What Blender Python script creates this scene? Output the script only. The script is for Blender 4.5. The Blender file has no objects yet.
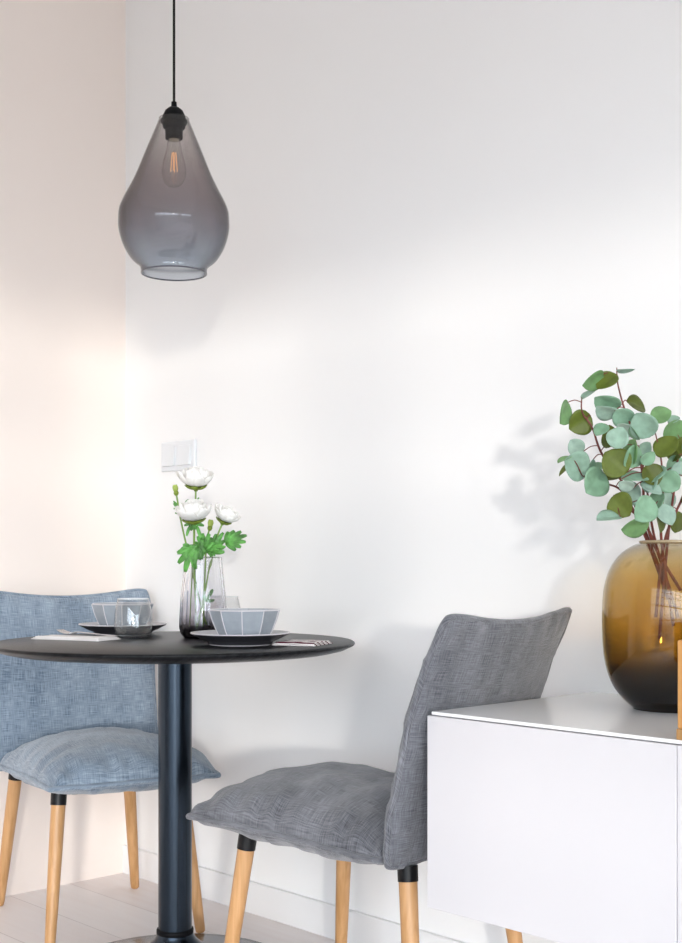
import bpy, math, random
from mathutils import Vector, Matrix, noise
random.seed(7)
sc = bpy.context.scene
COL = sc.collection
R = math.radians

# ------------------------------------------------------------------ frame fitted to image pixels
# The room: corner at the origin, wall_back along +X (y=0), wall_left along -Y (x=0).
# Distances were estimated from image pixels, seen from CAM: e = metres to the right, d = metres ahead.
F = 1270.0
CAM = Vector((3.167, -2.1275, 0.925))
RT = Vector((0.6887, 0.7253, 0)); FW = Vector((-0.7253, 0.6887, 0))
def at(px, py, d):
    return CAM + RT*((px-341)/F*d) + FW*d + Vector((0, 0, (560-py)/F*d))
def ed(e, d, z):
    p = CAM + RT*e + FW*d; p.z = z
    return p

# ------------------------------------------------------------------ materials
def nodes(name):
    m = bpy.data.materials.new(name); m.use_nodes = True
    nt = m.node_tree
    return m, nt, nt.nodes, nt.links, nt.nodes['Principled BSDF']
def mat(name, col, rough=0.5, metal=0.0, spec=0.5, bump=0.0, bscale=60.0, var=0.0, vscale=6.0):
    m, nt, N, L, b = nodes(name)
    b.inputs['Base Color'].default_value = (*col, 1); b.inputs['Roughness'].default_value = rough
    b.inputs['Metallic'].default_value = metal; b.inputs['Specular IOR Level'].default_value = spec
    if bump or var:
        tc = N.new('ShaderNodeTexCoord')
        if bump:
            n = N.new('ShaderNodeTexNoise'); n.inputs['Scale'].default_value = bscale; n.inputs['Detail'].default_value = 4
            L.new(tc.outputs['Object'], n.inputs['Vector'])
            bp = N.new('ShaderNodeBump'); bp.inputs['Strength'].default_value = bump; bp.inputs['Distance'].default_value = 0.002
            L.new(n.outputs['Fac'], bp.inputs['Height']); L.new(bp.outputs['Normal'], b.inputs['Normal'])
        if var:
            n2 = N.new('ShaderNodeTexNoise'); n2.inputs['Scale'].default_value = vscale; n2.inputs['Detail'].default_value = 3
            L.new(tc.outputs['Object'], n2.inputs['Vector'])
            r = N.new('ShaderNodeValToRGB')
            r.color_ramp.elements[0].position = .3; r.color_ramp.elements[1].position = .7
            r.color_ramp.elements[0].color = (*[c*(1-var) for c in col], 1); r.color_ramp.elements[1].color = (*[min(1, c*(1+var)) for c in col], 1)
            L.new(n2.outputs['Fac'], r.inputs['Fac']); L.new(r.outputs['Color'], b.inputs['Base Color'])
    return m
def wood(name, c1, c2, scale=(40, 40, 3), rough=0.45, spec=0.5, bump=0.1):
    m, nt, N, L, b = nodes(name)
    tc = N.new('ShaderNodeTexCoord'); mp = N.new('ShaderNodeMapping'); mp.inputs['Scale'].default_value = scale
    n = N.new('ShaderNodeTexNoise'); n.inputs['Scale'].default_value = 1.0; n.inputs['Detail'].default_value = 6; n.inputs['Distortion'].default_value = 0.6
    r = N.new('ShaderNodeValToRGB'); r.color_ramp.elements[0].position = .32; r.color_ramp.elements[1].position = .68
    r.color_ramp.elements[0].color = (*c1, 1); r.color_ramp.elements[1].color = (*c2, 1)
    L.new(tc.outputs['Object'], mp.inputs['Vector']); L.new(mp.outputs['Vector'], n.inputs['Vector'])
    L.new(n.outputs['Fac'], r.inputs['Fac']); L.new(r.outputs['Color'], b.inputs['Base Color'])
    b.inputs['Roughness'].default_value = rough; b.inputs['Specular IOR Level'].default_value = spec
    if bump:
        bp = N.new('ShaderNodeBump'); bp.inputs['Strength'].default_value = bump; bp.inputs['Distance'].default_value = 0.001
        L.new(n.outputs['Fac'], bp.inputs['Height']); L.new(bp.outputs['Normal'], b.inputs['Normal'])
    return m
def fabric(name, c1, c2):
    m, nt, N, L, b = nodes(name)
    tc = N.new('ShaderNodeTexCoord')
    def thread(sc_):
        mp = N.new('ShaderNodeMapping'); mp.inputs['Scale'].default_value = sc_
        n = N.new('ShaderNodeTexNoise'); n.inputs['Scale'].default_value = 1.0; n.inputs['Detail'].default_value = 3
        L.new(tc.outputs['UV'], mp.inputs['Vector']); L.new(mp.outputs['Vector'], n.inputs['Vector'])
        return n.outputs['Fac']
    a = thread((30, 800, 1)); c = thread((800, 30, 1)); e = thread((14, 5, 1))
    ad = N.new('ShaderNodeMath'); ad.operation = 'ADD'; L.new(a, ad.inputs[0]); L.new(c, ad.inputs[1])
    md = N.new('ShaderNodeMath'); md.operation = 'MULTIPLY_ADD'; L.new(e, md.inputs[0]); md.inputs[1].default_value = .55; L.new(ad.outputs[0], md.inputs[2])
    r = N.new('ShaderNodeMapRange'); r.inputs['From Min'].default_value = .95; r.inputs['From Max'].default_value = 1.6
    L.new(md.outputs[0], r.inputs['Value'])
    cr = N.new('ShaderNodeValToRGB'); cr.color_ramp.elements[0].color = (*c1, 1); cr.color_ramp.elements[1].color = (*c2, 1)
    L.new(r.outputs['Result'], cr.inputs['Fac']); L.new(cr.outputs['Color'], b.inputs['Base Color'])
    b.inputs['Roughness'].default_value = .9; b.inputs['Specular IOR Level'].default_value = .2
    b.inputs['Sheen Weight'].default_value = .35; b.inputs['Sheen Roughness'].default_value = .5
    w = N.new('ShaderNodeTexNoise'); w.inputs['Scale'].default_value = 11; w.inputs['Detail'].default_value = 2; w.inputs['Distortion'].default_value = .5
    L.new(tc.outputs['Object'], w.inputs['Vector'])
    b1 = N.new('ShaderNodeBump'); b1.inputs['Strength'].default_value = .25; b1.inputs['Distance'].default_value = .012
    L.new(w.outputs['Fac'], b1.inputs['Height'])
    b2 = N.new('ShaderNodeBump'); b2.inputs['Strength'].default_value = .5; b2.inputs['Distance'].default_value = .0015
    L.new(ad.outputs[0], b2.inputs['Height']); L.new(b1.outputs['Normal'], b2.inputs['Normal'])
    L.new(b2.outputs['Normal'], b.inputs['Normal'])
    return m
def thin_glass(name, stops, edge=0.5, rough=0.0, refl=1.0):
    """Blown glass: stops = [(object z, colour of light let through)], denser where seen edge-on."""
    m = bpy.data.materials.new(name); m.use_nodes = True
    nt = m.node_tree; N = nt.nodes; L = nt.links
    N.clear()
    out = N.new('ShaderNodeOutputMaterial')
    tr = N.new('ShaderNodeBsdfTransparent'); gl = N.new('ShaderNodeBsdfGlossy'); gl.inputs['Roughness'].default_value = rough
    mx = N.new('ShaderNodeMixShader')
    lw = N.new('ShaderNodeLayerWeight'); lw.inputs['Blend'].default_value = .5
    tc = N.new('ShaderNodeTexCoord'); sp = N.new('ShaderNodeSeparateXYZ')
    L.new(tc.outputs['Object'], sp.inputs['Vector'])
    z0, z1 = stops[0][0], stops[-1][0]
    mr = N.new('ShaderNodeMapRange'); mr.inputs['From Min'].default_value = z0; mr.inputs['From Max'].default_value = z1
    L.new(sp.outputs['Z'], mr.inputs['Value'])
    cr = N.new('ShaderNodeValToRGB')
    while len(cr.color_ramp.elements) < len(stops): cr.color_ramp.elements.new(.5)
    for i, (z, c) in enumerate(stops):
        cr.color_ramp.elements[i].position = (z-z0)/(z1-z0); cr.color_ramp.elements[i].color = (*c, 1)
    L.new(mr.outputs['Result'], cr.inputs['Fac'])
    pw = N.new('ShaderNodeMath'); pw.operation = 'POWER'; pw.inputs[1].default_value = 3.0
    L.new(lw.outputs['Facing'], pw.inputs[0])
    ml = N.new('ShaderNodeMath'); ml.operation = 'MULTIPLY'; ml.inputs[1].default_value = edge; L.new(pw.outputs[0], ml.inputs[0])
    dk = N.new('ShaderNodeMix'); dk.data_type = 'RGBA'; dk.blend_type = 'MULTIPLY'
    ml.use_clamp = True; L.new(ml.outputs[0], dk.inputs['Factor']); L.new(cr.outputs['Color'], dk.inputs['A']); dk.inputs['B'].default_value = (.28, .28, .30, 1)
    L.new(dk.outputs['Result'], tr.inputs['Color'])
    # Schlick reflection, the same from either side of the glass
    p5 = N.new('ShaderNodeMath'); p5.operation = 'POWER'; p5.inputs[1].default_value = 5.0; L.new(lw.outputs['Facing'], p5.inputs[0])
    fr = N.new('ShaderNodeMath'); fr.operation = 'MULTIPLY_ADD'; fr.inputs[1].default_value = .8*refl; fr.inputs[2].default_value = .045*refl
    L.new(p5.outputs[0], fr.inputs[0])
    L.new(fr.outputs[0], mx.inputs['Fac']); L.new(tr.outputs[0], mx.inputs[1]); L.new(gl.outputs[0], mx.inputs[2])
    L.new(mx.outputs[0], out.inputs['Surface'])
    return m

M = {}
M['plaster'] = mat('white_plaster', (.90, .90, .895), .75, spec=.2, bump=.05, bscale=300)
M['beige'] = mat('beige_plaster', (.92, .825, .76), .75, spec=.2, bump=.05, bscale=300)
M['ceiling'] = mat('ceiling_paint', (.90, .89, .88), .9, spec=.1)
M['trim'] = mat('white_trim', (.85, .85, .85), .4)
M['black'] = mat('black_plastic', (.004, .004, .005), .55, spec=.12)
M['cord'] = mat('black_cord', (.006, .006, .006), .7)
M['black_metal'] = mat('black_powder_coat', (.036, .048, .064), .25, 1.0)
M['black_wood'] = wood('black_stained_ash', (.004, .004, .005), (.016, .017, .019), (10, 120, 40), .33, .12, .8)
M['beech'] = wood('beech', (.46, .24, .09), (.60, .335, .15), (90, 90, 6), .4)
M['oak'] = wood('oak_box', (.50, .24, .07), (.62, .32, .10), (60, 60, 8), .5)
M['ferrule'] = mat('black_ferrule', (.004, .004, .005), .4, spec=.25)
M['shell'] = mat('dark_underside', (.03, .03, .035), .8)
M['fabric_sky_tint'] = fabric('grey_cloth_sky_tint', (.072, .11, .16), (.37, .445, .53))  # grey cloth with the sky's blue cast put into its colour
M['fabric_grey'] = fabric('grey_cloth', (.042, .044, .053), (.255, .26, .285))
M['lacquer'] = mat('white_lacquer', (.66, .645, .66), .35)  # same white as the top, darkened in colour to offset sunlight
M['lacquer_lit_top'] = mat('white_lacquer_lit_top', (.92, .92, .92), .16, spec=.8)  # same lacquer, lightened in colour so the top looks lit
M['switch'] = mat('white_switch_plastic', (.78, .80, .82), .3)
M['stoneware'] = mat('grey_stoneware', (.30, .335, .375), .45, var=.06, vscale=60)
M['glaze'] = mat('pale_glazed_rim', (.62, .60, .63), .35)
M['stone_in'] = mat('grey_glaze_inside', (.36, .38, .41), .35)
M['plate_top'] = mat('pale_grey_glaze', (.42, .42, .45), .3)
M['plate_under'] = mat('charcoal_stoneware', (.035, .035, .042), .45)
M['linen'] = mat('white_linen', (.82, .80, .79), .9, spec=.1, bump=.3, bscale=500)
M['steel'] = mat('cutlery_steel', (.6, .6, .62), .22, 1.0)
M['petal'] = mat('white_petals', (.90, .89, .86), .6, spec=.2)
M['sepal'] = mat('green_sepals', (.20, .28, .03), .6)
M['bud'] = mat('green_bud', (.38, .48, .10), .6)
M['stem'] = mat('green_stem', (.20, .34, .07), .55)
M['fleaf'] = mat('bright_green_leaf', (.10, .31, .06), .5, var=.6, vscale=45)
M['twig'] = mat('red_brown_twig', (.16, .035, .025), .6, var=.3, vscale=60)
M['root'] = mat('dark_floral_moss', (.06, .08, .02), .9, bump=.5, bscale=200)
M['brass'] = mat('brass_lamp_cap', (.5, .45, .35), .3, 1.0)
M['smoke'] = thin_glass('smoked_glass', [(0, (.85, .88, .91)), (.06, (.75, .775, .81)), (.13, (.70, .68, .695)), (.22, (.77, .74, .74)), (.345, (.90, .89, .88))], 1.0, refl=.9)
def solid_glass(name, stops, ior=1.48):
    m, nt, N, L, b = nodes(name)
    b.inputs['Transmission Weight'].default_value = 1; b.inputs['Roughness'].default_value = 0; b.inputs['IOR'].default_value = ior
    tc = N.new('ShaderNodeTexCoord'); sp = N.new('ShaderNodeSeparateXYZ'); L.new(tc.outputs['Object'], sp.inputs['Vector'])
    mr = N.new('ShaderNodeMapRange'); mr.inputs['From Min'].default_value = stops[0][0]; mr.inputs['From Max'].default_value = stops[-1][0]
    L.new(sp.outputs['Z'], mr.inputs['Value']); cr = N.new('ShaderNodeValToRGB')
    while len(cr.color_ramp.elements) < len(stops): cr.color_ramp.elements.new(.5)
    for e, (z, c) in zip(cr.color_ramp.elements, stops): e.position = (z-stops[0][0])/(stops[-1][0]-stops[0][0]); e.color = (*c, 1)
    L.new(mr.outputs['Result'], cr.inputs['Fac']); L.new(cr.outputs['Color'], b.inputs['Base Color'])
    return m
M['clear'] = thin_glass('clear_glass', [(0, (.97, .98, .98)), (.1, (.99, .99, .99))], .15, refl=1.5)
M['bulb'] = thin_glass('clear_bulb_glass', [(-.15, (.96, .95, .93)), (.0, (.97, .97, .96))], .5, refl=2.6)
M['ribbed'] = solid_glass('smoky_ribbed_glass', [(0, (.10, .09, .11)), (.022, (.22, .20, .23)), (.055, (.78, .76, .80)), (.11, (.95, .95, .97)), (.2, (.98, .985, .99))])
M['amber'] = thin_glass('amber_brown_glass', [(0, (.05, .03, .012)), (.045, (.20, .12, .03)), (.085, (.68, .55, .24)), (.15, (.86, .73, .42)), (.23, (.91, .81, .58)), (.295, (.96, .93, .86))], .35, refl=1.1)

def filament_mat():
    m = bpy.data.materials.new('glowing_filament'); m.use_nodes = True
    b = m.node_tree.nodes['Principled BSDF']; b.inputs['Base Color'].default_value = (.8, .45, .2, 1)
    b.inputs['Emission Color'].default_value = (1, .55, .25, 1); b.inputs['Emission Strength'].default_value = 1.2
    return m
M['filament'] = filament_mat()
def leaf_mat():
    m, nt, N, L, b = nodes('eucalyptus_leaf')
    g = N.new('ShaderNodeNewGeometry'); cr = N.new('ShaderNodeValToRGB')
    st = [(0, (.07, .09, .008)), (.09, (.15, .20, .03)), (.20, (.15, .30, .13)), (.42, (.22, .37, .26)), (.7, (.29, .42, .34)), (1, (.47, .57, .48))]
    while len(cr.color_ramp.elements) < len(st): cr.color_ramp.elements.new(.5)
    for e, (p, c) in zip(cr.color_ramp.elements, st): e.position = p; e.color = (*c, 1)
    L.new(g.outputs['Random Per Island'], cr.inputs['Fac'])
    tc = N.new('ShaderNodeTexCoord'); n = N.new('ShaderNodeTexNoise'); n.inputs['Scale'].default_value = 70
    L.new(tc.outputs['Object'], n.inputs['Vector'])
    mx = N.new('ShaderNodeMix'); mx.data_type = 'RGBA'; mx.blend_type = 'OVERLAY'; mx.inputs['Factor'].default_value = .35
    L.new(cr.outputs['Color'], mx.inputs['A']); L.new(n.outputs['Fac'], mx.inputs['B']); L.new(mx.outputs['Result'], b.inputs['Base Color'])
    b.inputs['Roughness'].default_value = .5; b.inputs['Specular IOR Level'].default_value = .35
    return m
M['eleaf'] = leaf_mat()
def floor_mat():
    m, nt, N, L, b = nodes('pale_laminate_planks')
    tc = N.new('ShaderNodeTexCoord'); mp = N.new('ShaderNodeMapping'); mp.inputs['Rotation'].default_value = (0, 0, 0)
    L.new(tc.outputs['Object'], mp.inputs['Vector'])
    br = N.new('ShaderNodeTexBrick'); br.inputs['Scale'].default_value = 1.0; br.inputs['Brick Width'].default_value = 1.3; br.inputs['Row Height'].default_value = .19
    br.inputs['Mortar Size'].default_value = .0015; br.inputs['Mortar Smooth'].default_value = .3
    br.inputs['Color1'].default_value = (.86, .79, .765, 1); br.inputs['Color2'].default_value = (.90, .85, .83, 1); br.inputs['Mortar'].default_value = (.66, .60, .58, 1)
    L.new(mp.outputs['Vector'], br.inputs['Vector'])
    m2 = N.new('ShaderNodeMapping'); m2.inputs['Scale'].default_value = (3, 45, 1); L.new(tc.outputs['Object'], m2.inputs['Vector'])
    n = N.new('ShaderNodeTexNoise'); n.inputs['Scale'].default_value = 1; n.inputs['Detail'].default_value = 6; L.new(m2.outputs['Vector'], n.inputs['Vector'])
    mx = N.new('ShaderNodeMix'); mx.data_type = 'RGBA'; mx.blend_type = 'OVERLAY'; mx.inputs['Factor'].default_value = .3
    L.new(br.outputs['Color'], mx.inputs['A']); L.new(n.outputs['Fac'], mx.inputs['B']); L.new(mx.outputs['Result'], b.inputs['Base Color'])
    b.inputs['Roughness'].default_value = .45
    return m
M['floor'] = floor_mat()
def napkin_mat(name, stripes):
    m, nt, N, L, b = nodes(name)
    b.inputs['Roughness'].default_value = .95; b.inputs['Specular IOR Level'].default_value = .1
    tc = N.new('ShaderNodeTexCoord'); sp = N.new('ShaderNodeSeparateXYZ'); L.new(tc.outputs['Object'], sp.inputs['Vector'])
    ml = N.new('ShaderNodeMath'); ml.operation = 'MULTIPLY'; ml.inputs[1].default_value = stripes[0]; L.new(sp.outputs['Y'], ml.inputs[0])
    fr = N.new('ShaderNodeMath'); fr.operation = 'FRACT'; L.new(ml.outputs[0], fr.inputs[0])
    gt = N.new('ShaderNodeMath'); gt.operation = 'LESS_THAN'; gt.inputs[1].default_value = stripes[1]; L.new(fr.outputs[0], gt.inputs[0])
    mx = N.new('ShaderNodeMix'); mx.data_type = 'RGBA'; mx.inputs['A'].default_value = (.82, .78, .77, 1); mx.inputs['B'].default_value = (*stripes[2], 1)
    L.new(gt.outputs[0], mx.inputs['Factor']); L.new(mx.outputs['Result'], b.inputs['Base Color'])
    return m
M['striped'] = napkin_mat('red_striped_linen', (45, .36, (.10, .012, .03)))

# ------------------------------------------------------------------ mesh helpers
class MB:
    def __init__(s): s.v = []; s.f = []; s.mi = []; s.mats = []; s.cur = 0; s.uv = None
    def use(s, m):
        if m not in s.mats: s.mats.append(m)
        s.cur = s.mats.index(m); return s
    def add(s, vs, fs):
        o = len(s.v); s.v += [Vector(v) for v in vs]
        for f in fs: s.f.append([i+o for i in f]); s.mi.append(s.cur)
        return s
    def box(s, x0, x1, y0, y1, z0, z1):
        return s.add([(x, y, z) for x in (x0, x1) for y in (y0, y1) for z in (z0, z1)],
                     [(0, 1, 3, 2), (4, 6, 7, 5), (0, 4, 5, 1), (2, 3, 7, 6), (0, 2, 6, 4), (1, 5, 7, 3)])
    def tube(s, pts, rad, n=12, caps=True):
        pts = [Vector(p) for p in pts]
        rad = rad if isinstance(rad, (list, tuple)) else [rad]*len(pts)
        vs, fs = [], []
        up = None
        for i, p in enumerate(pts):
            t = (pts[min(i+1, len(pts)-1)] - pts[max(i-1, 0)]).normalized()
            if up is None: up = t.orthogonal().normalized()
            else:
                up = (up - t*up.dot(t))
                up = up.normalized() if up.length > 1e-6 else t.orthogonal().normalized()
            w = t.cross(up)
            for k in range(n):
                a = 2*math.pi*k/n
                vs.append(p + (up*math.cos(a) + w*math.sin(a))*rad[i])
        for i in range(len(pts)-1):
            for k in range(n):
                a, b = i*n+k, i*n+(k+1) % n
                fs.append((a, b, b+n, a+n))
        if caps:
            fs.append(tuple(range(n))[::-1]); fs.append(tuple(range((len(pts)-1)*n, len(pts)*n)))
        return s.add(vs, fs)
    def ring(s, pts, r, n=8):                      # closed tube
        pts = [Vector(p) for p in pts]; m = len(pts); vs, fs = [], []
        c = sum(pts, Vector())/m
        for i, p in enumerate(pts):
            t = (pts[(i+1) % m]-pts[i-1]).normalized()
            u = (p-c); u = (u-t*u.dot(t)).normalized(); w = t.cross(u)
            for k in range(n):
                a = 2*math.pi*k/n; vs.append(p+(u*math.cos(a)+w*math.sin(a))*r)
        for i in range(m):
            for k in range(n):
                fs.append((i*n+k, i*n+(k+1) % n, ((i+1) % m)*n+(k+1) % n, ((i+1) % m)*n+k))
        return s.add(vs, fs)
    def lathe(s, prof, n=64, c=(0, 0, 0), radf=None):
        c = Vector(c); vs, fs = [], []
        idx = []
        for r, z in prof:
            if r < 1e-6:
                idx.append([len(vs)]*n); vs.append(c+Vector((0, 0, z)))
            else:
                row = []
                for k in range(n):
                    a = 2*math.pi*k/n; q = r*(radf(a, z) if radf else 1)
                    row.append(len(vs)); vs.append(c+Vector((q*math.cos(a), q*math.sin(a), z)))
                idx.append(row)
        for i in range(len(prof)-1):
            for k in range(n):
                a, b, d, e = idx[i][k], idx[i][(k+1) % n], idx[i+1][(k+1) % n], idx[i+1][k]
                f = []
                for q in (a, b, d, e):
                    if q not in f: f.append(q)
                if len(f) > 2: fs.append(tuple(f))
        return s.add(vs, fs)
    def build(s, name, m=None, parent=None, smooth=True, bevel=0, subsurf=0, loc=None, solid=0, sharp=None):
        me = bpy.data.meshes.new(name)
        me.from_pydata([tuple(v) for v in s.v], [], s.f)
        ms = s.mats or ([m] if m else [])
        for q in ms: me.materials.append(q)
        if s.mats:
            for p, i in zip(me.polygons, s.mi): p.material_index = i
        for p in me.polygons: p.use_smooth = smooth
        if s.uv:
            ul = me.uv_layers.new(name='cloth')
            for l in me.loops: ul.data[l.index].uv = s.uv[l.vertex_index]
        me.update()
        if sharp and smooth: me.set_sharp_from_angle(angle=R(sharp))
        o = bpy.data.objects.new(name, me); COL.objects.link(o)
        if loc: o.location = loc
        if parent: o.parent = parent
        if solid:
            md = o.modifiers.new('solidify', 'SOLIDIFY'); md.thickness = solid; md.offset = 0
        if bevel:
            md = o.modifiers.new('bevel', 'BEVEL'); md.width = bevel; md.segments = 3; md.limit_method = 'ANGLE'
        if subsurf:
            md = o.modifiers.new('subsurf', 'SUBSURF'); md.levels = subsurf; md.render_levels = subsurf
        return o
def tag(o, label, cat=None, group=None):
    o['label'] = label
    if cat: o['category'] = cat
    if group: o['group'] = group
    return o
def thing(name, label, cat, loc, rz=0, group=None):
    o = bpy.data.objects.new(name, None); COL.objects.link(o); o.empty_display_size = .05
    o.location = loc; o.rotation_euler.z = rz
    return tag(o, label, cat, group)
def struct(name, mb, m, **k):
    o = mb.build(name, m, smooth=False, **k); o['kind'] = 'structure'; return o
def copy_tree(o, parent=None):
    c = o.copy(); COL.objects.link(c); c.parent = parent
    for ch in list(o.children): copy_tree(ch, c)
    return c
def catmull(P, n=8):
    P = [Vector(p) for p in P]; out = []
    for i in range(len(P)-1):
        a = P[max(i-1, 0)]; b = P[i]; c = P[i+1]; d = P[min(i+2, len(P)-1)]
        for k in range(n):
            t = k/n
            out.append(.5*((2*b)+(c-a)*t+(2*a-5*b+4*c-d)*t*t+(3*b-a-3*c+d)*t**3))
    out.append(P[-1]); return out

# ------------------------------------------------------------------ the room
RX, RY, H = 8.0, -3.6, 2.70
struct('floor', MB().box(-.1, RX+.1, RY-.15, .1, -.1, 0), M['floor'])
struct('ceiling', MB().box(-.1, RX+.1, RY-.15, .1, H, H+.1), M['ceiling'])
struct('wall_back', MB().box(-.1, RX+.1, 0, .1, 0, H), M['plaster'])
struct('wall_left', MB().box(-.1, 0, RY-.15, 0, 0, H), M['beige'])
VY0, VY1 = -3.2, -.5
struct('wall_right', MB().box(RX, RX+.1, RY-.15, VY0, 0, H).box(RX, RX+.1, VY1, 0, 0, H).box(RX, RX+.1, VY0, VY1, 2.13, H).box(RX, RX+.1, VY0, VY1, 0, .06), M['plaster'])
w2 = MB()
for y in (VY0, (VY0+VY1)/2-.02, VY1-.04): w2.box(RX+.03, RX+.08, y, y+.04, .06, 2.13)
for z in (.06, 1.1, 2.09): w2.box(RX+.035, RX+.075, VY0, VY1, z, z+.04)
struct('added_fill_window', w2, M['trim'])  # unseen window added to bring fill daylight into the shaded side
WX0, WX1, WZ0, WZ1 = 1.7, 7.2, .06, 2.13
struct('wall_front', MB().box(0, WX0, RY-.15, RY, 0, H).box(WX1, RX, RY-.15, RY, 0, H)
       .box(WX0, WX1, RY-.15, RY, WZ1, H).box(WX0, WX1, RY-.15, RY, 0, WZ0), M['plaster'])
wf = MB()
nb = 4
for i in range(nb+1):
    x = WX0+(WX1-WX0)*i/nb; w = .022
    wf.box(max(WX0, x-w), min(WX1, x+w), RY-.11, RY-.05, WZ0, WZ1)
for z0, z1 in ((WZ0, WZ0+.07), (WZ1-.07, WZ1)): wf.box(WX0, WX1, RY-.11, RY-.05, z0, z1)
for k in range(1, 6):
    z = WZ0+(WZ1-WZ0)*k/6; wf.box(WX0, WX1, RY-.095, RY-.065, z-.018, z+.018)
for i in range(nb):
    x = WX0+(WX1-WX0)*(i+.5)/nb; wf.box(x-.010, x+.010, RY-.095, RY-.065, WZ0, WZ1)
struct('window_1', wf, M['trim'])
struct('baseboard_back', MB().box(0, RX, -.012, 0, 0, .083), M['trim'], bevel=.003)

# ------------------------------------------------------------------ light switch
sw = thing('light_switch', 'white double light switch plate on the wall behind the white flowers', 'light switch', (.272, 0, 1.217))
MB().box(-.078, .078, -.011, 0, -.0415, .0415).build('switch_frame', M['switch'], sw, smooth=False, bevel=.003)
for sx in (-1, 1):
    b = MB(); x0, x1 = sx*.036-.0275, sx*.036+.0275
    b.add([(x0, -.010, -.028), (x1, -.010, -.028), (x1, -.010, .028), (x0, -.010, .028),
           (x0, -.020, -.028), (x1, -.020, -.028), (x1, -.0135, .028), (x0, -.0135, .028)],
          [(0, 1, 2, 3), (4, 7, 6, 5), (0, 4, 5, 1), (2, 6, 7, 3), (0, 3, 7, 4), (1, 5, 6, 2)])
    b.build('rocker', M['switch'], sw, smooth=False, bevel=.0015)

# ------------------------------------------------------------------ pendant lamp
c = ed(-.3745, 2.848, 1.568)
pl = thing('pendant_lamp', 'teardrop pendant lamp of smoked glass hanging on a black cord above the round table', 'lamp', c)
PR = [(.0725, .000), (.0735, .004), (.0765, .016), (.096, .033), (.113, .062), (.1225, .095), (.1235, .118), (.1215, .140), (.113, .162),
      (.101, .185), (.090, .207), (.079, .232), (.069, .257), (.059, .282), (.049, .306), (.041, .325), (.036, .338), (.0335, .3445)]
PR = [(p.x, p.y) for p in catmull([Vector((r, z, 0)) for r, z in PR], 4)]
inn = [(r-.003, z+.001) for r, z in PR][::-1]
MB().lathe(PR+[(.034, .347)]+inn+[(PR[0][0]-.0015, -.001), PR[0]], 96).build('lamp_shade', M['smoke'], pl)
MB().ring([(.0725*math.cos(a*R(5)), .0725*math.sin(a*R(5)), 0) for a in range(72)], .0017, 8).build('rim', mat('dark_glass_rim', (.07, .07, .09), .05, spec=.8), pl)
MB().lathe([(0, .384), (.006, .384), (.0065, .372), (.012, .371), (.020, .364), (.0255, .352), (.0275, .344), (.030, .343), (.030, .338), (.027, .336),
            (.0245, .326), (.0195, .322), (.0195, .302), (.017, .300), (0, .300)], 48).build('lamp_holder', M['black'], pl, sharp=40)
MB().lathe([(.0125, .309), (.0125, .301), (.0115, .2985), (0, .2985)], 32).build('bulb_cap', M['brass'], pl, sharp=40)
bp = [(.012, .282), (.0145, .265), (.019, .245), (.0245, .225), (.0275, .207), (.0265, .192), (.021, .178), (.011, .169), (0, .167)]
bp = [(max(0, p.x), p.y) for p in catmull([Vector((r, z, 0)) for r, z in bp], 4)]
bulb = MB().lathe([(r, z-.29) for r, z in bp], 40).build('bulb', M['bulb'], pl, loc=(0, 0, .316))
fb = MB()
for k in range(4):
    a = R(45+90*k); fb.tube([(.0075*math.cos(a), .0075*math.sin(a), -.088), (.004*math.cos(a), .004*math.sin(a), -.045)], .0011, 6)
fb.build('filament', M['filament'], bulb)
MB().tube([(0, 0, -.02), (0, 0, -.05)], [.004, .0025], 8).tube([(0, 0, -.05), (0, 0, -.09)], .0008, 6).build('bulb_stem', M['clear'], bulb)
MB().tube([(0, 0, .38), (0, 0, H-c.z-.03)], .0029, 10).build('cord', M['cord'], pl)
MB().lathe([(0, H-c.z-.035), (.035, H-c.z-.035), (.05, H-c.z-.02), (.05, H-c.z)], 40).build('ceiling_rose', M['black'], pl)

# ------------------------------------------------------------------ round table
TZ = .743; TC = ed(-.372, 2.848, 0)
tb = thing('dining_table', 'round black pedestal table set for two', 'table', TC)
MB().lathe([(0, TZ), (.399, TZ), (.4025, TZ-.002), (.4035, TZ-.005), (.401, TZ-.008), (.382, TZ-.017), (.36, TZ-.022), (0, TZ-.022)], 128).build('tabletop', M['black_wood'], tb, sharp=60)
MB().lathe([(.0375, TZ-.024), (.0375, .09)], 64).build('pole', M['black_metal'], tb)
MB().lathe([(.0375, .095), (.0405, .093), (.0415, .086), (.046, .077), (.062, .062), (.095, .045), (.15, .030), (.21, .020), (.255, .013), (.264, .008), (.264, 0)], 96).build('base', M['black_metal'], tb)
MB().lathe([(.0375, .100), (.0405, .0995), (.0415, .097), (.0415, .090), (.040, .088)], 64).build('collar', M['black'], tb)
mp = MB().box(-.16, .16, -.03, .03, TZ-.03, TZ-.021).box(-.03, .03, -.16, .16, TZ-.03, TZ-.021).build('mounting_bracket', M['black'], tb, smooth=False)
mp.rotation_euler.z = R(47)

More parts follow.
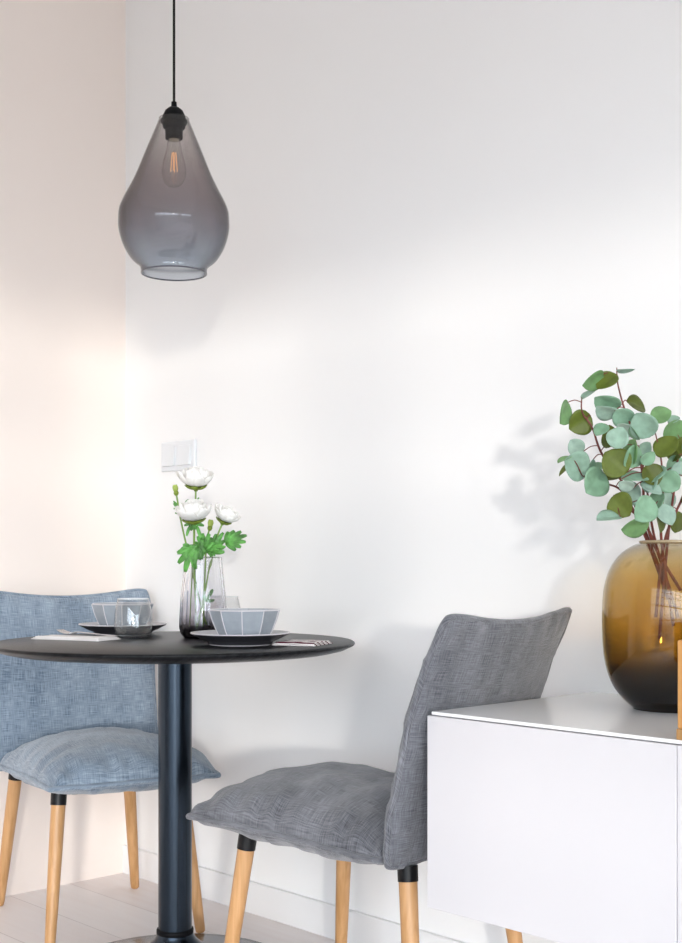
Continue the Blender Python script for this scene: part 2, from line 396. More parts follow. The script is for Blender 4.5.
# ------------------------------------------------------------------ chairs
def pillow(hx, hy, ht, hb, cx, cy, seed, place, n=48, fold=1.0, ear=.0, box=.46, pleat=.12):
    """A cushion cover: two puffed faces meeting in a seam that is drawn in at the sides and pokes out at the corners.
    place(x, y, t) puts the flat cushion into the chair."""
    def edge(u, v):
        x = hx*u*(1-cx*(1-v*v)) ; y = hy*v*(1-cy*(1-u*u))
        k = (abs(u)*abs(v))**8
        return x*(1+ear*k), y*(1+ear*k)
    def th(u, v):
        a = (1-abs(u)**2.6)*(1-abs(v)**2.6)
        return max(a, 0)**box
    mb = MB(); vs = []; idx = {}; uv = []
    for side in (1, -1):
        for i in range(n+1):
            for j in range(n+1):
                # denser near the seam
                u = math.sin((i/n*2-1)*math.pi/2*.94)/math.sin(math.pi/2*.94); v = math.sin((j/n*2-1)*math.pi/2*.94)/math.sin(math.pi/2*.94)
                rim = i in (0, n) or j in (0, n)
                if rim and side == -1: idx[side, i, j] = idx[1, i, j]; continue
                x, y = edge(u, v); t = th(u, v)
                h = ht if side > 0 else -hb
                du, dv = 1-abs(u), 1-abs(v)
                dn = min(du, dv)
                q = noise.noise(Vector((u*2.3+seed, v*2.3, side*3.1)))*.10*t
                al = (v if du < dv else u)
                pk = math.sin(al*21+seed*3+noise.noise(Vector((al*3, seed, side)))*5)*math.exp(-dn*8)*min(1, dn*14)*pleat
                d2 = noise.noise(Vector((u*5+seed*1.7, v*5, side*1.3+4)))*.07*t
                w = noise.noise(Vector((al*4.5, seed+side*0, 9.0)))*.004*math.exp(-dn*18)
                tt = h*(t+(q+pk+d2)*fold) + w
                idx[side, i, j] = len(vs); vs.append(place(x, y, tt)); uv.append((x+seed, y+side*.7))
    fs = []
    for side in (1, -1):
        for i in range(n):
            for j in range(n):
                f = (idx[side, i, j], idx[side, i+1, j], idx[side, i+1, j+1], idx[side, i, j+1])
                fs.append(f if side > 0 else f[::-1])
    mb.add(vs, fs); mb.uv = uv
    rimp = [(i, 0) for i in range(n)]+[(n, j) for j in range(n)]+[(i, n) for i in range(n, 0, -1)]+[(0, j) for j in range(n, 0, -1)]
    seam = MB().ring([vs[idx[1, i, j]] for i, j in rimp], .0065, 8)
    seam.uv = [(uv[idx[1, i, j]][0]+k*.003, uv[idx[1, i, j]][1]+k*.004) for i, j in rimp for k in range(8)]
    return mb, seam

def chair(name, label, loc, rz, cloth, seed, style):
    t = thing(name, label, 'chair', loc, rz, 'cushioned dining chairs')
    S = style
    # seat: local +x is the way the chair faces
    def seat_place(x, y, h):
        f = S['sf'] + x
        z = S['sz'] + .014*(f/.3) + h
        z -= .010*max(0, (f-.15)/.2)**2
        return (f, y, z)
    mb, seam = pillow(S['shx'], S['shy'], S['sht'], S['shb'], .035, .035, seed, seat_place, ear=-.035)
    o = mb.build('seat_cushion', cloth, t); seam.build('piping', cloth, o)
    H0, H1 = S['b0'], S['b1']; hh = (H1-H0)/2
    def lean(z):
        k = (z-.38)/.45
        return S['bf']-.045*k-S['ln']*k*k
    def back_place(x, y, h):
        z = H0+hh+y
        return (lean(z)+h-.015*(1-(x/.22)**2), x, z + (.012*(x/.2)**2 if y > 0 else 0))
    mb, seam = pillow(S['bw'], hh, .034, .019, .02, .05, seed+5.3, back_place, ear=-.05, fold=1.2, box=.3, pleat=.2)
    o = mb.build('backrest_cushion', cloth, t); seam.build('piping', cloth, o)
    # hidden seat shell carrying the legs
    sh = MB(); sh.box(-.14, .15, -.11, .11, .352, .385); sh.build('seat_shell', M['shell'], t, smooth=False, bevel=.006)
    for sx in (1, -1):
        for sy in (1, -1):
            top = Vector((sx*.2, sy*.155, .366)); foot = Vector((sx*.243, sy*.19, 0))
            pts = [top.lerp(foot, k) for k in (-.08 if sx > 0 else -.012, .03, .35, .7, .96, .99, 1)]
            MB().tube(pts, [.0175, .0175, .0165, .0145, .0125, .0115, .0075], 20).build('leg', M['beech'], t, sharp=50)
            lg = t.children[-1] if False else None
    legs = [o for o in COL.objects if o.parent == t and o.name.split('.')[0] == 'leg']
    i = 0
    for sx in (1, -1):
        for sy in (1, -1):
            top = Vector((sx*.2, sy*.155, .366)); foot = Vector((sx*.243, sy*.19, 0))
            MB().tube([top.lerp(foot, -.07 if sx > 0 else -.0125), top.lerp(foot, .065)], [.0192, .0188], 20).build('ferrule', M['ferrule'], legs[i], sharp=50)
            tag(legs[i].children[0] if legs[i].children else legs[i], 'black ferrule at the top of the leg'); i += 1
    return t
base = dict(sf=.07, shx=.255, shy=.215, sht=.098, shb=.046, sz=.393, bf=-.195, b0=.368, b1=.822, ln=.095, bw=.220)
chair('dining_chair', 'grey cushioned chair between the table and the white sideboard', (1.360, -.322, 0), math.atan2(-.122, -.9925), M['fabric_grey'], 1.7, dict(base))
chair('dining_chair', 'grey cushioned chair, tinted with blue sky light, in the corner behind the black table', (.357, -.330, 0), R(-15), M['fabric_sky_tint'], 8.2, dict(base, ln=.03, bf=-.19, b1=.832, bw=.238))

# ------------------------------------------------------------------ crockery
def plate(loc, label):
    t = thing('plate', label, 'plate', loc, 0, 'dinner plates on the table')
    b = MB().use(M['plate_under'])
    b.lathe([(0, .003), (.062, .003), (.066, 0), (.069, .003), (.071, .007), (.088, .014), (.104, .0225), (.107, .0245)], 96)
    b.use(M['glaze']).lathe([(.107, .0245), (.1075, .0258), (.1065, .0268), (.104, .0268)], 96)
    b.use(M['plate_top']).lathe([(.104, .0268), (.088, .019), (.072, .0125), (.066, .0105), (0, .0105)], 96)
    b.build('dish', None, t, sharp=50)
    MB().lathe([(.0645, .0015), (.066, -.0), (.0675, .0008), (.0685, .003)], 96).build('foot_ring', M['glaze'], t)
    return t
def bowl(loc, label, rz):
    t = thing('bowl', label, 'bowl', loc, rz, 'faceted bowls on the plates')
    N10 = 10
    def rows(prof, b):
        vs, fs = [], []
        for r, z in prof:
            for k in range(N10): vs.append((r*math.cos(2*math.pi*k/N10), r*math.sin(2*math.pi*k/N10), z))
        for i in range(len(prof)-1):
            for k in range(N10): fs.append((i*N10+k, i*N10+(k+1) % N10, (i+1)*N10+(k+1) % N10, (i+1)*N10+k))
        b.add(vs, fs)
        return len(prof)
    b = MB().use(M['stoneware'])
    rows([(.048, .0), (.0525, .002), (.0625, .020), (.0715, .042), (.0775, .062)], b)
    b.add([(.048*math.cos(2*math.pi*k/N10), .048*math.sin(2*math.pi*k/N10), 0) for k in range(N10)], [tuple(range(N10))[::-1]])
    b.use(M['stone_in'])
    rows([(.0745, .0635), (.068, .042), (.058, .020), (.046, .006)], b)
    b.add([(.046*math.cos(2*math.pi*k/N10), .046*math.sin(2*math.pi*k/N10), .006) for k in range(N10)], [tuple(range(N10))])
    b.build('bowl_body', None, t, smooth=False)
    b2 = MB(); rows([(.0775, .062), (.0782, .0633), (.0768, .0645), (.0745, .0635)], b2)
    e = b2
    for k in range(N10):
        a = 2*math.pi*k/N10
        e.tube([(r*math.cos(a), r*math.sin(a), z) for r, z in [(.0525, .003), (.0625, .020), (.0715, .042), (.0775, .062)]], .0011, 6)
    e.build('rim', M['glaze'], t, smooth=False)
    return t
pR = ed(-.2165, 2.735, TZ); pL = ed(-.534, 3.11, TZ)
plate(pR, 'dark plate with a pale rim under the bowl at the front of the table')
plate(pL, 'dark plate with a pale rim behind the water tumbler on the left')
vr = math.atan2(-(FW.y), -(FW.x))
bowl(ed(-.207, 2.735, TZ+.0115), 'faceted grey bowl in front of the flower vase', vr-R(.5))
bowl(ed(-.534, 3.11, TZ+.0115), 'faceted grey bowl half hidden behind the tumbler on the left', vr+R(8))
def tumbler(loc, label):
    t = thing('tumbler', label, 'glass', loc, 0, 'clear tumblers on the table')
    P = [(0, .001), (.027, .001), (.034, .004), (.0405, .013), (.0437, .028), (.044, .045), (.0418, .066), (.0385, .082), (.0362, .0915)]
    I = [(.0350, .0915), (.0373, .082), (.0405, .066), (.0427, .045), (.0422, .028), (.039, .015), (.033, .009), (0, .008)]
    P = [(max(0, p.x), p.y) for p in catmull([Vector((r, z, 0)) for r, z in P], 3)]
    I = [(max(0, p.x), p.y) for p in catmull([Vector((r, z, 0)) for r, z in I], 3)]
    MB().lathe(P+[(.0356, .0922)]+I, 64).build('glass_body', M['clear'], t)
    MB().ring([(.0356*math.cos(R(6)*a), .0356*math.sin(R(6)*a), .0918) for a in range(60)], .0012, 6).build('rim', mat('painted_rim_glint', (.75, .78, .80), .05, spec=.9), t)  # opaque pale ring, the rim's bright glint put into its colour
    return t
tumbler(ed(-.4835, 2.955, TZ), 'clear stemless tumbler in front of the left plate')
tumbler(ed(-.289, 3.12, TZ), 'clear tumbler mostly hidden behind the faceted bowl by the vase')

# ------------------------------------------------------------------ napkins, cutlery
def napkin_mesh(L_, W_, thick, layers, seed):
    b = MB(); n, m = 20, 12
    for l in range(layers):
        vs, fs = [], []
        off = l*.006
        for s in (0, 1):
            for i in range(n+1):
                for j in range(m+1):
                    u, v = i/n, j/m
                    x = (u-.5)*(L_-off); y = (v-.5)*(W_-off)
                    w = noise.noise(Vector((u*3+seed, v*3, l)))*.0012*(1+l)
                    z = l*(thick+.0006)+s*thick+max(0, w)*(.5 if l else 0)+.0003
                    vs.append((x, y, z))
        K = (n+1)*(m+1)
        for i in range(n):
            for j in range(m):
                q = (i*(m+1)+j, (i+1)*(m+1)+j, (i+1)*(m+1)+j+1, i*(m+1)+j+1)
                fs.append(tuple(reversed(q))); fs.append(tuple(a+K for a in q))
        bd = [(i, 0) for i in range(n)]+[(n, j) for j in range(m)]+[(i, m) for i in range(n, 0, -1)]+[(0, j) for j in range(m, 0, -1)]
        for k in range(len(bd)):
            a = bd[k][0]*(m+1)+bd[k][1]; c_ = bd[(k+1) % len(bd)][0]*(m+1)+bd[(k+1) % len(bd)][1]
            fs.append((a, c_, c_+K, a+K))
        b.add(vs, fs)
    return b
nl = napkin_mesh(.19, .085, .0016, 3, 1).build('napkin', M['linen'])
q = at(76, 636.5, 2.915); nl.location = (q.x, q.y, TZ)
d_ = ed(-.545, 2.87, 0)-ed(-.71, 2.95, 0); nl.rotation_euler.z = math.atan2(d_.y, d_.x)
tag(nl, 'folded white linen napkin under the fork on the left of the table', 'napkin')
nr = napkin_mesh(.10, .10, .0018, 3, 4).build('napkin', M['striped'])
q = ed(-.083, 2.738, 0); nr.location = (q.x, q.y, TZ)
d_ = RT*.95-FW*.38; nr.rotation_euler.z = math.atan2(d_.y, d_.x)
tag(nr, 'folded napkin with dark red stripes beside the right-hand plate', 'napkin')
def fork():
    t = thing('fork', 'steel fork lying across the white napkin near the left plate', 'fork', (0, 0, 0))
    h = catmull([(-.095, 0, .003), (-.05, 0, .004), (0, 0, .006), (.035, 0, .007), (.052, 0, .004)], 5)
    b = MB(); vs, fs = [], []
    for i, p in enumerate(h):
        k = i/(len(h)-1); w = .0055 if k < .3 else (.0028 if k < .75 else .0028+.008*(k-.75)/.25); e = .0011
        vs += [p+Vector((0, -w, -e)), p+Vector((0, w, -e)), p+Vector((0, w, e)), p+Vector((0, -w, e))]
    for i in range(len(h)-1):
        for a in range(4): fs.append((i*4+a, i*4+(a+1) % 4, i*4+4+(a+1) % 4, i*4+4+a))
    fs += [(3, 2, 1, 0), tuple(len(vs)-4+a for a in range(4))]
    b.add(vs, fs).build('handle', M['steel'], t, bevel=.0006)
    for k in range(4):
        y = (k-1.5)*.0062
        MB().tube(catmull([(.050, y*.95, .004), (.065, y, .0035), (.082, y, .006), (.098, y*.95, .011)], 4), [.0017]*9+[.0015]*2+[.0011, .0007], 6).build('tine', M['steel'], t)
    return t
fk = fork(); q = at(88, 635, 2.93); fk.location = (q.x, q.y, TZ+.0075)
d_ = ed(-.60, 2.99, 0)-ed(-.56, 2.87, 0); fk.rotation_euler.z = math.atan2(d_.y, d_.x)+R(35)

# ------------------------------------------------------------------ flower vase with flowers
VC = ed(-.3225, 2.975, TZ)
fv = thing('flower_vase', 'slim ribbed smoky glass vase holding white flowers on the round table', 'vase', VC)
def ribs(a, z): return 1+.012*math.cos(a*18)*(1 if z > .012 else z/.012)
VP = [(0, .0), (.040, .0), (.0465, .003), (.0525, .011), (.0555, .022), (.0560, .034), (.0545, .065), (.0515, .105), (.047, .145), (.0440, .175), (.0428, .188)]
VP = [(max(0, p.x), p.y) for p in catmull([Vector((r, z, 0)) for r, z in VP], 3)]
VI = [(max(0, r-.003), z+.004) for r, z in VP][::-1]; VI[0] = (.0400, .188)
MB().lathe(VP+[(.0415, .1895)]+VI, 144, radf=ribs).build('glass_body', M['ribbed'], fv)

def petal(b, base, out, up, L_, W_, curl, cup):
    out = out.normalized(); up = up.normalized(); side = out.cross(up).normalized()
    n, m = 6, 6; vs, fs = [], []
    for i in range(n+1):
        s = i/n; ang = curl[0]+(curl[1]-curl[0])*s
        if i == 0: p = Vector(base)
        else:
            p = p+(out*math.cos(ang)+up*math.sin(ang))*(L_/n)
        nrm = (up*math.cos(ang)-out*math.sin(ang))
        w = W_*(math.sin(math.pi*(.12+.80*s))**.6)
        for j in range(m+1):
            t_ = j/m*2-1
            wob = noise.noise(Vector((p.x*120+t_*2, p.y*120, p.z*90)))*.0012*s
            vs.append(p+side*t_*w*.5+nrm*(cup*t_*t_*w+wob))
    for i in range(n):
        for j in range(m): fs.append((i*(m+1)+j, i*(m+1)+j+1, (i+1)*(m+1)+j+1, (i+1)*(m+1)+j))
    b.add(vs, fs)
def bloom_mesh(r):
    b = MB()
    rings = [(9, 1.0, -.05, 1.25, 0), (9, .95, .15, 1.7, 0), (8, .88, .45, 2.0, 0), (8, .84, .75, 2.3, 0), (7, .76, 1.0, 2.5, 0), (5, .62, 1.3, 2.5, 0)]
    for ri, (n, k, a0, a1, _) in enumerate(rings):
        for i in range(n):
            a = 2*math.pi*(i+.5*ri)/n+random.uniform(-.12, .12)
            o = Vector((math.cos(a), math.sin(a), 0))
            j = random.uniform(.92, 1.1)
            petal(b, o*r*.10+Vector((0, 0, .0)), o, Vector((0, 0, 1)), r*1.52*k*j, r*.86*(.55+.45*k), (a0-.12, a1+random.uniform(-.15, .1)), .16)
    return b
def sepal_mesh(r, n=5, spread=.15):
    b = MB()
    for i in range(n):
        a = 2*math.pi*i/n+.3; o = Vector((math.cos(a), math.sin(a), 0))
        petal(b, o*r*.05+Vector((0, 0, -.004)), o, Vector((0, 0, 1)), r*.75, r*.55, (spread-.1, spread+.9), .15)
    b.lathe([(0, -.009), (.0035, -.008), (.006, -.003), (.005, .001), (0, .002)], 12)
    return b
def lobed_leaf(b, base, direc, normal, L_, lobes=3):
    d = Vector(direc).normalized(); nn = Vector(normal); nn = (nn-d*nn.dot(d)).normalized(); s = d.cross(nn)
    for k in range(-lobes, lobes+1):
        a = k/lobes*1.05; ll = L_*.85*(1-.38*abs(k)/lobes)*random.uniform(.9, 1.1)
        dd = d*math.cos(a)+s*math.sin(a)
        petal(b, Vector(base)+d*L_*.12*(1-abs(k)/lobes), dd, nn, ll, L_*.23, (.15, -.45), .25)
def place_rot(o, direc):
    o.rotation_mode = 'QUATERNION'; o.rotation_quaternion = Vector(direc).to_track_quat('Z', 'Y')
STEM_R = .0021
def flower(label, head, mid, foot, face, r, kind, leaves=()):
    root = thing('flower' if kind == 'bloom' else 'flower_bud', label, 'flower', foot, 0, 'white flowers in the slim vase')
    w = lambda p: Vector(p)-Vector(foot)
    path = catmull([w(foot), w(mid), w(head)], 10)
    MB().tube(path, STEM_R, 8).build('stem', M['stem'], root)
    if kind == 'bloom':
        o = bloom_mesh(r).build('bloom', M['petal'], root, loc=w(head), solid=.0007); place_rot(o, face)
        o = sepal_mesh(r*1.05, 6, -.1).build('sepals', M['sepal'], root, loc=w(head)-Vector(face).normalized()*.0045, solid=.0006); place_rot(o, face)
    else:
        b = MB()
        for ri, (n, k, a0, a1) in enumerate([(5, 1.0, .55, 2.0), (4, .8, .9, 2.3), (3, .6, 1.2, 2.4)]):
            for i in range(n):
                a = 2*math.pi*(i+.5*ri)/n; o = Vector((math.cos(a), math.sin(a), 0))
                petal(b, o*r*.08, o, Vector((0, 0, 1)), r*1.9*k, r*1.15, (a0, a1), .2)
        o = b.build('bud', M['bud'], root, loc=w(head), solid=.0006); place_rot(o, face)
        o = sepal_mesh(r*1.1, 4, .5).build('sepals', M['sepal'], root, loc=w(head), solid=.0006); place_rot(o, face)
    if leaves:
        b = MB()
        for (bp_, tip, nrm, lob) in leaves:
            L_ = (Vector(tip)-Vector(bp_)).length
            j = min(path, key=lambda q_: (q_-w(bp_)).length)
            b.tube([j, w(bp_)], .0011, 6)
            lobed_leaf(b, w(bp_), Vector(tip)-Vector(bp_), nrm, L_, lob)
        b.build('leaves', M['fleaf'], root, solid=.0005)
    return root
toC = -FW
def fl(px, py, dd=0): return at(px, py, 2.975+dd)
UP = Vector((0, 0, 1))
flower('tall white ranunculus bloom at the top of the bouquet in front of the switch', fl(196, 486, .015), fl(194, 545, .015), fl(190, 628, .005), UP*1.0+toC*.22+RT*.05, .037, 'bloom',
       [(fl(196, 503, .02), fl(199, 497, .02), toC+UP*.3, 1)])
flower('white ranunculus bloom in the middle of the bouquet, below the tallest one', fl(194, 520, -.045), fl(194, 550, -.028), fl(196, 630, -.012), UP*1.0+toC*.25-RT*.05, .037, 'bloom',
       [(fl(191, 524, -.045), fl(186, 536, -.055), toC+UP*.3, 1), (fl(196, 524, -.045), fl(201, 538, -.055), toC+UP*.3, 1), (fl(191, 549, -.052), fl(184, 574, -.060), toC*1.2, 2),
        (fl(189, 545, -.04), fl(181, 555, -.052), toC+UP*.4, 2), (fl(198, 546, -.052), fl(194, 566, -.062), toC, 2)])
flower('small white ranunculus bloom leaning out to the right of the bouquet', fl(224, 520, 0), fl(214, 548, 0), fl(197, 630, .01), UP*.8+RT*.42+toC*.25, .027, 'bloom',
       [(fl(212, 552, -.01), fl(222, 533, -.02), toC+UP*.3, 3), (fl(206, 552, -.02), fl(202, 531, -.03), toC+UP*.35, 3), (fl(209, 551, -.03), fl(226, 544, -.05), toC*.6+UP*.8, 2),
        (fl(226, 543, .0), fl(247, 534, .0), toC+UP*.3, 3), (fl(207, 601, -.006), fl(213, 588, -.010), toC, 1), (fl(204, 551, -.03), fl(209, 535, -.045), toC+UP*.2, 2),
        (fl(211, 551, -.04), fl(220, 553, -.058), toC+UP*.5, 2), (fl(204, 551, -.04), fl(194, 552, -.058), toC+UP*.2, 2)])
flower('closed green bud at the upper left of the white bouquet', fl(176, 492, .01), fl(184, 535, .012), fl(206, 625, .026), UP-RT*.15+toC*.1, .0100, 'bud',
       [(fl(179, 508, .01), fl(173, 500, .01), toC+UP*.4, 1), (fl(183, 507, .0), fl(188, 499, .0), toC+UP*.4, 1), (fl(181, 512, .01), fl(174, 504, .0), toC+UP*.2, 1)])
flower('pale green bud between the middle and the right white blooms', fl(210, 527, .01), fl(206, 550, .01), fl(203, 627, .0), UP+RT*.15, .0100, 'bud')

# ------------------------------------------------------------------ sideboard (hung on the wall)
SX0, SX1, SY, SZ0, SZ1 = 1.657, 3.05, -.4845, .316, .660
sb = thing('sideboard', 'white wall-hung sideboard at the right under the amber vase', 'sideboard', (SX0, 0, SZ0))
W_ = SX1-SX0; HH = SZ1-SZ0
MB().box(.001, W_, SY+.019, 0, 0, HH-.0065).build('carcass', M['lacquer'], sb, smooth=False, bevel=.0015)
MB().box(.006, W_, SY+.003, 0, HH-.006, HH).build('top_panel', M['lacquer_lit_top'], sb, smooth=False, bevel=.0015)
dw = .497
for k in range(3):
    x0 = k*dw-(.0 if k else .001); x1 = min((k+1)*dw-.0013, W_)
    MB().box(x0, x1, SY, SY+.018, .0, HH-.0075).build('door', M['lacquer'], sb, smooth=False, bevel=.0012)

# wooden box standing at the front edge
q = at(679.3, 741, 1.855)
bx = thing('wooden_box', 'oak box standing on the front edge of the sideboard by the amber vase', 'box', (q.x-.012, SY+.006, SZ1))
MB().box(.0, .15, .0, .11, .016, .147).build('box_body', M['oak'], bx, smooth=False, bevel=.003)
MB().box(-.0008, .1508, -.0008, .1108, 0, .016).build('plinth', wood('dark_oak', (.36, .19, .06), (.46, .26, .10), (60, 60, 8), .5), bx, smooth=False, bevel=.001)
MB().box(.006, .144, .006, .104, .147, .151).build('lid', M['oak'], bx, smooth=False, bevel=.001)

# ------------------------------------------------------------------ amber vase with eucalyptus
AC = ed(.592, 2.262, SZ1)
av = thing('glass_vase', 'large amber brown glass vase with eucalyptus on the white sideboard', 'vase', AC)
k_ = 2.262/F
AP = [(0, 0), (36, 0), (40, 1.2), (52, 12), (62, 28), (68, 50), (70, 75), (70, 100), (68, 122), (62, 141), (52, 155), (40, 162.5), (34.5, 164), (33.5, 166), (33.5, 167)]
AP = [(max(0, p.x*k_), p.y*k_) for p in catmull([Vector((r, z, 0)) for r, z in AP], 4)]
AI = [(max(0, r-.004), z+(.014 if z < .01 else .003)) for r, z in AP][::-1]; AI[0] = (AP[-1][0]-.004, AP[-1][1])
MB().lathe(AP+AI, 96).build('glass_body', M['amber'], av)
MB().ring([((AP[-1][0]-.002)*math.cos(R(5)*a), (AP[-1][0]-.002)*math.sin(R(5)*a), AP[-1][1]) for a in range(72)], .0026, 8).build('rim', mat('pale_amber_rim', (.42, .33, .20), .08, spec=.8), av)

def cp(x, y): return 540+x*.2226, 350+y*.2226      # image crop coordinates of the branches to image pixels
branches = [
    ('tallest eucalyptus branch, upright in the middle of the amber vase', 2.245, [(505, 860), (470, 700), (455, 520), (410, 350), (375, 250), (350, 155), (345, 92)], (640, 1080)),
    ('eucalyptus branch leaning far left with three spaced upper leaves', 2.262, [(490, 860), (400, 640), (280, 470), (235, 350), (190, 280), (187, 222)], (560, 1060)),
    ('eucalyptus branch rising just right of the middle of the amber vase', 2.215, [(545, 850), (552, 650), (545, 500), (520, 380)], (600, 1240)),
    ('eucalyptus branch with blue-green leaves at the right edge', 2.275, [(575, 840), (600, 650), (622, 480), (640, 420)], (520, 1300)),
    ('short eucalyptus branch drooping low over the left of the vase rim', 2.165, [(500, 835), (430, 740), (335, 672)], (590, 1100)),
    ('eucalyptus branch carrying the broad round leaf in the middle of the bunch', 2.19, [(515, 845), (475, 590), (440, 430)], (625, 1200)),
    ('eucalyptus branch arching left with broad pale leaves at its end', 2.235, [(480, 855), (380, 650), (300, 600), (190, 565)], (570, 1120)),
    ('eucalyptus branch leaning out past the right edge of the photo', 2.23, [(560, 860), (640, 660), (690, 480), (715, 380)], (500, 1200)),
]
leaves = {0: [(345, 88, 425, 80, 72), (285, 108, 195, 163, 45), (345, 112, 255, 168, 42), (358, 255, 245, 215, 42), (390, 230, 482, 262, 50), (345, 290, 255, 268, 50), (335, 275, 425, 330, 20), (405, 345, 445, 405, 55), (420, 380, 350, 330, 40), (440, 470, 500, 420, 35)],
          1: [(188, 222, 250, 182, 70), (125, 235, 82, 330, 50), (228, 296, 130, 355, 8), (300, 335, 250, 385, 30), (300, 440, 305, 335, 50), (190, 460, 135, 405, 20), (240, 490, 215, 545, 60), (285, 510, 215, 570, 50)],
          2: [(505, 385, 430, 285, 18), (500, 315, 590, 275, 35), (530, 480, 612, 390, 28), (545, 560, 625, 625, 5), (515, 700, 545, 820, 65), (530, 695, 590, 790, 38), (545, 520, 490, 600, 40), (550, 640, 500, 720, 45)],
          3: [(575, 325, 628, 300, 50), (560, 405, 632, 315, 38), (590, 500, 640, 400, 40), (570, 540, 640, 490, 30), (620, 725, 600, 820, 30), (560, 640, 590, 730, 40)],
          4: [(360, 750, 258, 750, 65), (490, 775, 362, 800, 42), (330, 655, 400, 745, 18), (505, 670, 435, 765, 28)],
          5: [(330, 440, 375, 350, 12), (405, 515, 430, 400, 52), (390, 550, 290, 460, 3), (455, 510, 510, 455, 35), (475, 520, 530, 605, 25), (450, 600, 550, 640, 55), (365, 580, 490, 572, 72), (445, 440, 385, 520, 30), (420, 620, 355, 590, 40), (480, 640, 520, 560, 35)],
          6: [(215, 545, 105, 495, 12), (140, 480, 80, 508, 68), (150, 515, 80, 558, 68), (285, 550, 200, 642, 14), (290, 580, 395, 550, 60), (370, 590, 440, 690, 55)],
          7: [(650, 600, 725, 560, 20), (660, 480, 700, 400, 30), (640, 690, 720, 650, 35), (690, 400, 750, 340, 20), (625, 470, 660, 390, 35), (600, 560, 650, 500, 30)]}
def round_leaf(b, base, tip, tilt, L_, view):
    d = (tip-base); L2 = d.length; d.normalize()
    s0 = d.cross(view).normalized()
    n0 = s0.cross(d).normalized()
    s = (s0*math.cos(tilt)+n0*math.sin(tilt)); nn = (n0*math.cos(tilt)-s0*math.sin(tilt))
    n, m = 10, 8; vs, fs = [], []
    bend = random.uniform(-.10, .16)
    for i in range(n+1):
        t = i/n
        w = (.54 if abs(tilt) < R(26) else .49)*L2*math.sin(math.pi*min(1, (t*.985+.012)**.86))**.62
        for j in range(m+1):
            q_ = j/m*2-1
            vs.append(base+d*(t*L2)+s*(q_*w)+nn*(abs(q_)**1.2*w*.26-bend*L2*t*t))
    for i in range(n):
        for j in range(m): fs.append((i*(m+1)+j, (i+1)*(m+1)+j, (i+1)*(m+1)+j+1, i*(m+1)+j+1))
    b.add(vs, fs)
for bi, (label, d0, pts, foot) in enumerate(branches):
    P = []
    n = len(pts)
    for i, (x, y) in enumerate(pts):
        k = min(1, (860-y)/250)
        dd = 2.262+(d0-2.262)*max(0.15, k)
        P.append(at(*cp(x, y), dd))
    fx, fy = cp(*foot)
    foot3 = at(fx, min(fy, 690), 2.262-(d0-2.262)*.3+random.uniform(-.02, .02))
    foot3 = Vector((AC.x+(foot3.x-AC.x)*.8, AC.y+(foot3.y-AC.y)*.8, max(foot3.z, SZ1+.03)))
    root = thing('eucalyptus_branch', label, 'branch', foot3, 0, 'eucalyptus branches in the amber vase')
    path = catmull([foot3-foot3]+[p-foot3 for p in P], 10)
    rr = [.0030-.0019*i/(len(path)-1) for i in range(len(path))]
    lb = MB(); pb = MB().tube(path, rr, 8)
    for (x0, y0, x1, y1, tilt) in leaves[bi]:
        b0, t0 = cp(x0, y0), cp(x1, y1)
        dd = d0+random.uniform(-.022, .012)
        A = at(*b0, dd)-foot3; B = at(*t0, dd+random.uniform(-.018, .010))-foot3
        j = min(path, key=lambda q_: (q_-A).length)
        mid = (j+A)/2+Vector((0, 0, .004))
        pb.tube(catmull([j, mid, A], 4), .0009, 6)
        view = (CAM-(A+foot3)).normalized()
        round_leaf(lb, A, B, R(min(78, max(6, tilt+random.uniform(-5, 9))))*random.choice((-1, 1)), 0, view)
    o = lb.build('leaves', M['eleaf'], root, solid=.0007)
    pb.build('twig', M['twig'], root)

# ------------------------------------------------------------------ daylight
w = bpy.data.worlds.new('sky'); sc.world = w; w.use_nodes = True
bg = w.node_tree.nodes['Background']; bg.inputs['Strength'].default_value = 4.0
_n, _l = w.node_tree.nodes, w.node_tree.links
_tc = _n.new('ShaderNodeTexCoord'); _sp = _n.new('ShaderNodeSeparateXYZ'); _mr = _n.new('ShaderNodeMapRange'); _cr = _n.new('ShaderNodeValToRGB')
_mr.inputs['From Min'].default_value = -1; _mr.inputs['From Max'].default_value = 1
_l.new(_tc.outputs['Generated'], _sp.inputs['Vector']); _l.new(_sp.outputs['Z'], _mr.inputs['Value']); _l.new(_mr.outputs['Result'], _cr.inputs['Fac'])
_cr.color_ramp.elements[0].position = .47; _cr.color_ramp.elements[0].color = (.15, .165, .175, 1)      # ground outside
_cr.color_ramp.elements[1].position = .515; _cr.color_ramp.elements[1].color = (.815, .905, 1.0, 1)       # bright hazy sky
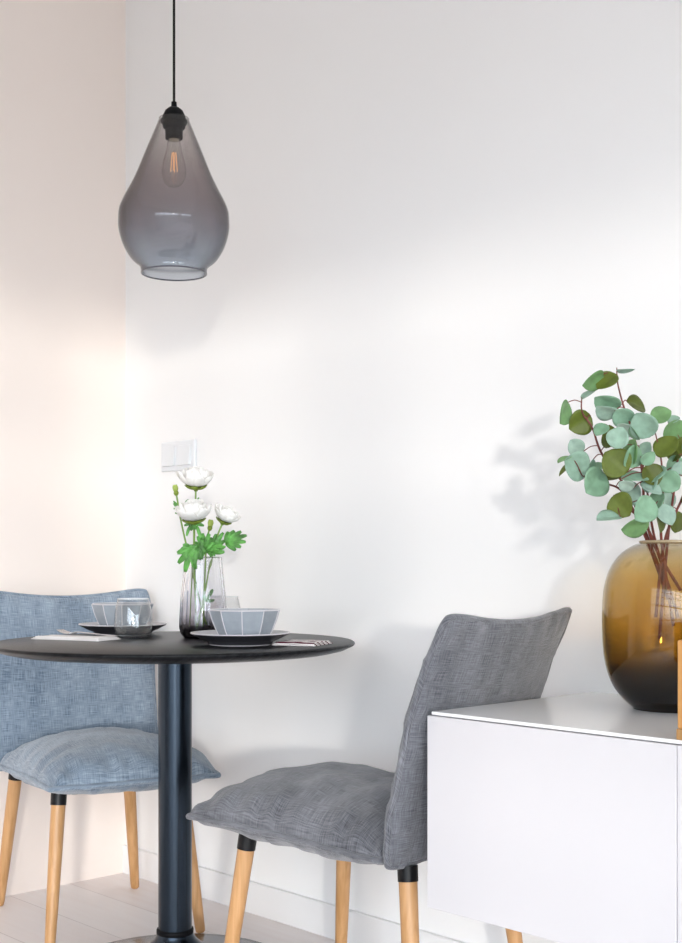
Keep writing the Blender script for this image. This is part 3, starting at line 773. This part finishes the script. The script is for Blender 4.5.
# haze glow around the low sun
SD = Vector((.797, -.604, .077)).normalized()
_nv = _n.new('ShaderNodeVectorMath'); _nv.operation = 'NORMALIZE'; _l.new(_tc.outputs['Generated'], _nv.inputs[0])
_dt = _n.new('ShaderNodeVectorMath'); _dt.operation = 'DOT_PRODUCT'; _dt.inputs[1].default_value = SD; _l.new(_nv.outputs['Vector'], _dt.inputs[0])
_gr = _n.new('ShaderNodeMapRange'); _gr.interpolation_type = 'SMOOTHSTEP'; _gr.inputs['From Min'].default_value = .72; _gr.inputs['From Max'].default_value = 1.0
_gr.inputs['To Min'].default_value = 1.0; _gr.inputs['To Max'].default_value = 2.5; _l.new(_dt.outputs['Value'], _gr.inputs['Value'])
_gm = _n.new('ShaderNodeVectorMath'); _gm.operation = 'SCALE'; _l.new(_cr.outputs['Color'], _gm.inputs[0]); _l.new(_gr.outputs['Result'], _gm.inputs['Scale'])
_l.new(_gm.outputs['Vector'], bg.inputs['Color'])
sun = bpy.data.lights.new('sun', 'SUN'); sun.energy = 1.45; sun.angle = R(2.4); sun.color = (1, .95, .88)
so = bpy.data.objects.new('sun', sun); COL.objects.link(so)
sd = Vector((-.797, .604, -.077)).normalized()
so.rotation_euler = sd.to_track_quat('-Z', 'Y').to_euler(); so.location = (7, -5, 3)
pt = bpy.data.lights.new('window_daylight', 'AREA'); pt.shape = 'RECTANGLE'; pt.size = WX1-WX0; pt.size_y = WZ1-WZ0
pt.cycles.is_portal = True
po = bpy.data.objects.new('window_daylight', pt); COL.objects.link(po)
po.location = ((WX0+WX1)/2, RY-.13, (WZ0+WZ1)/2); po.rotation_euler = Vector((0, 1, 0)).to_track_quat('-Z', 'Z').to_euler()

pt2 = pt.copy(); pt2.size = VY1-VY0; pt2.size_y = 2.07
po2 = bpy.data.objects.new('window_daylight', pt2); COL.objects.link(po2)  # sampling portal at the added fill window
po2.location = (RX+.09, (VY0+VY1)/2, 1.095); po2.rotation_euler = Vector((-1, 0, 0)).to_track_quat('-Z', 'Z').to_euler()

# ------------------------------------------------------------------ camera
cam = bpy.data.cameras.new('camera'); co = bpy.data.objects.new('camera', cam); COL.objects.link(co)
cam.sensor_fit = 'HORIZONTAL'; cam.sensor_width = 24.0; cam.lens = 24.0*F/682
cam.shift_y = (560-471.5)/682
cam.clip_start = .02
co.location = CAM
co.rotation_euler = FW.to_track_quat('-Z', 'Y').to_euler()
sc.camera = co
sc.view_settings.view_transform = 'Standard'; sc.view_settings.look = 'None'; sc.view_settings.gamma = 1
sc.view_settings.use_curve_mapping = False; sc.view_settings.exposure = -0.19
sc.cycles.transparent_max_bounces = 32; sc.cycles.max_bounces = 12; sc.cycles.diffuse_bounces = 8
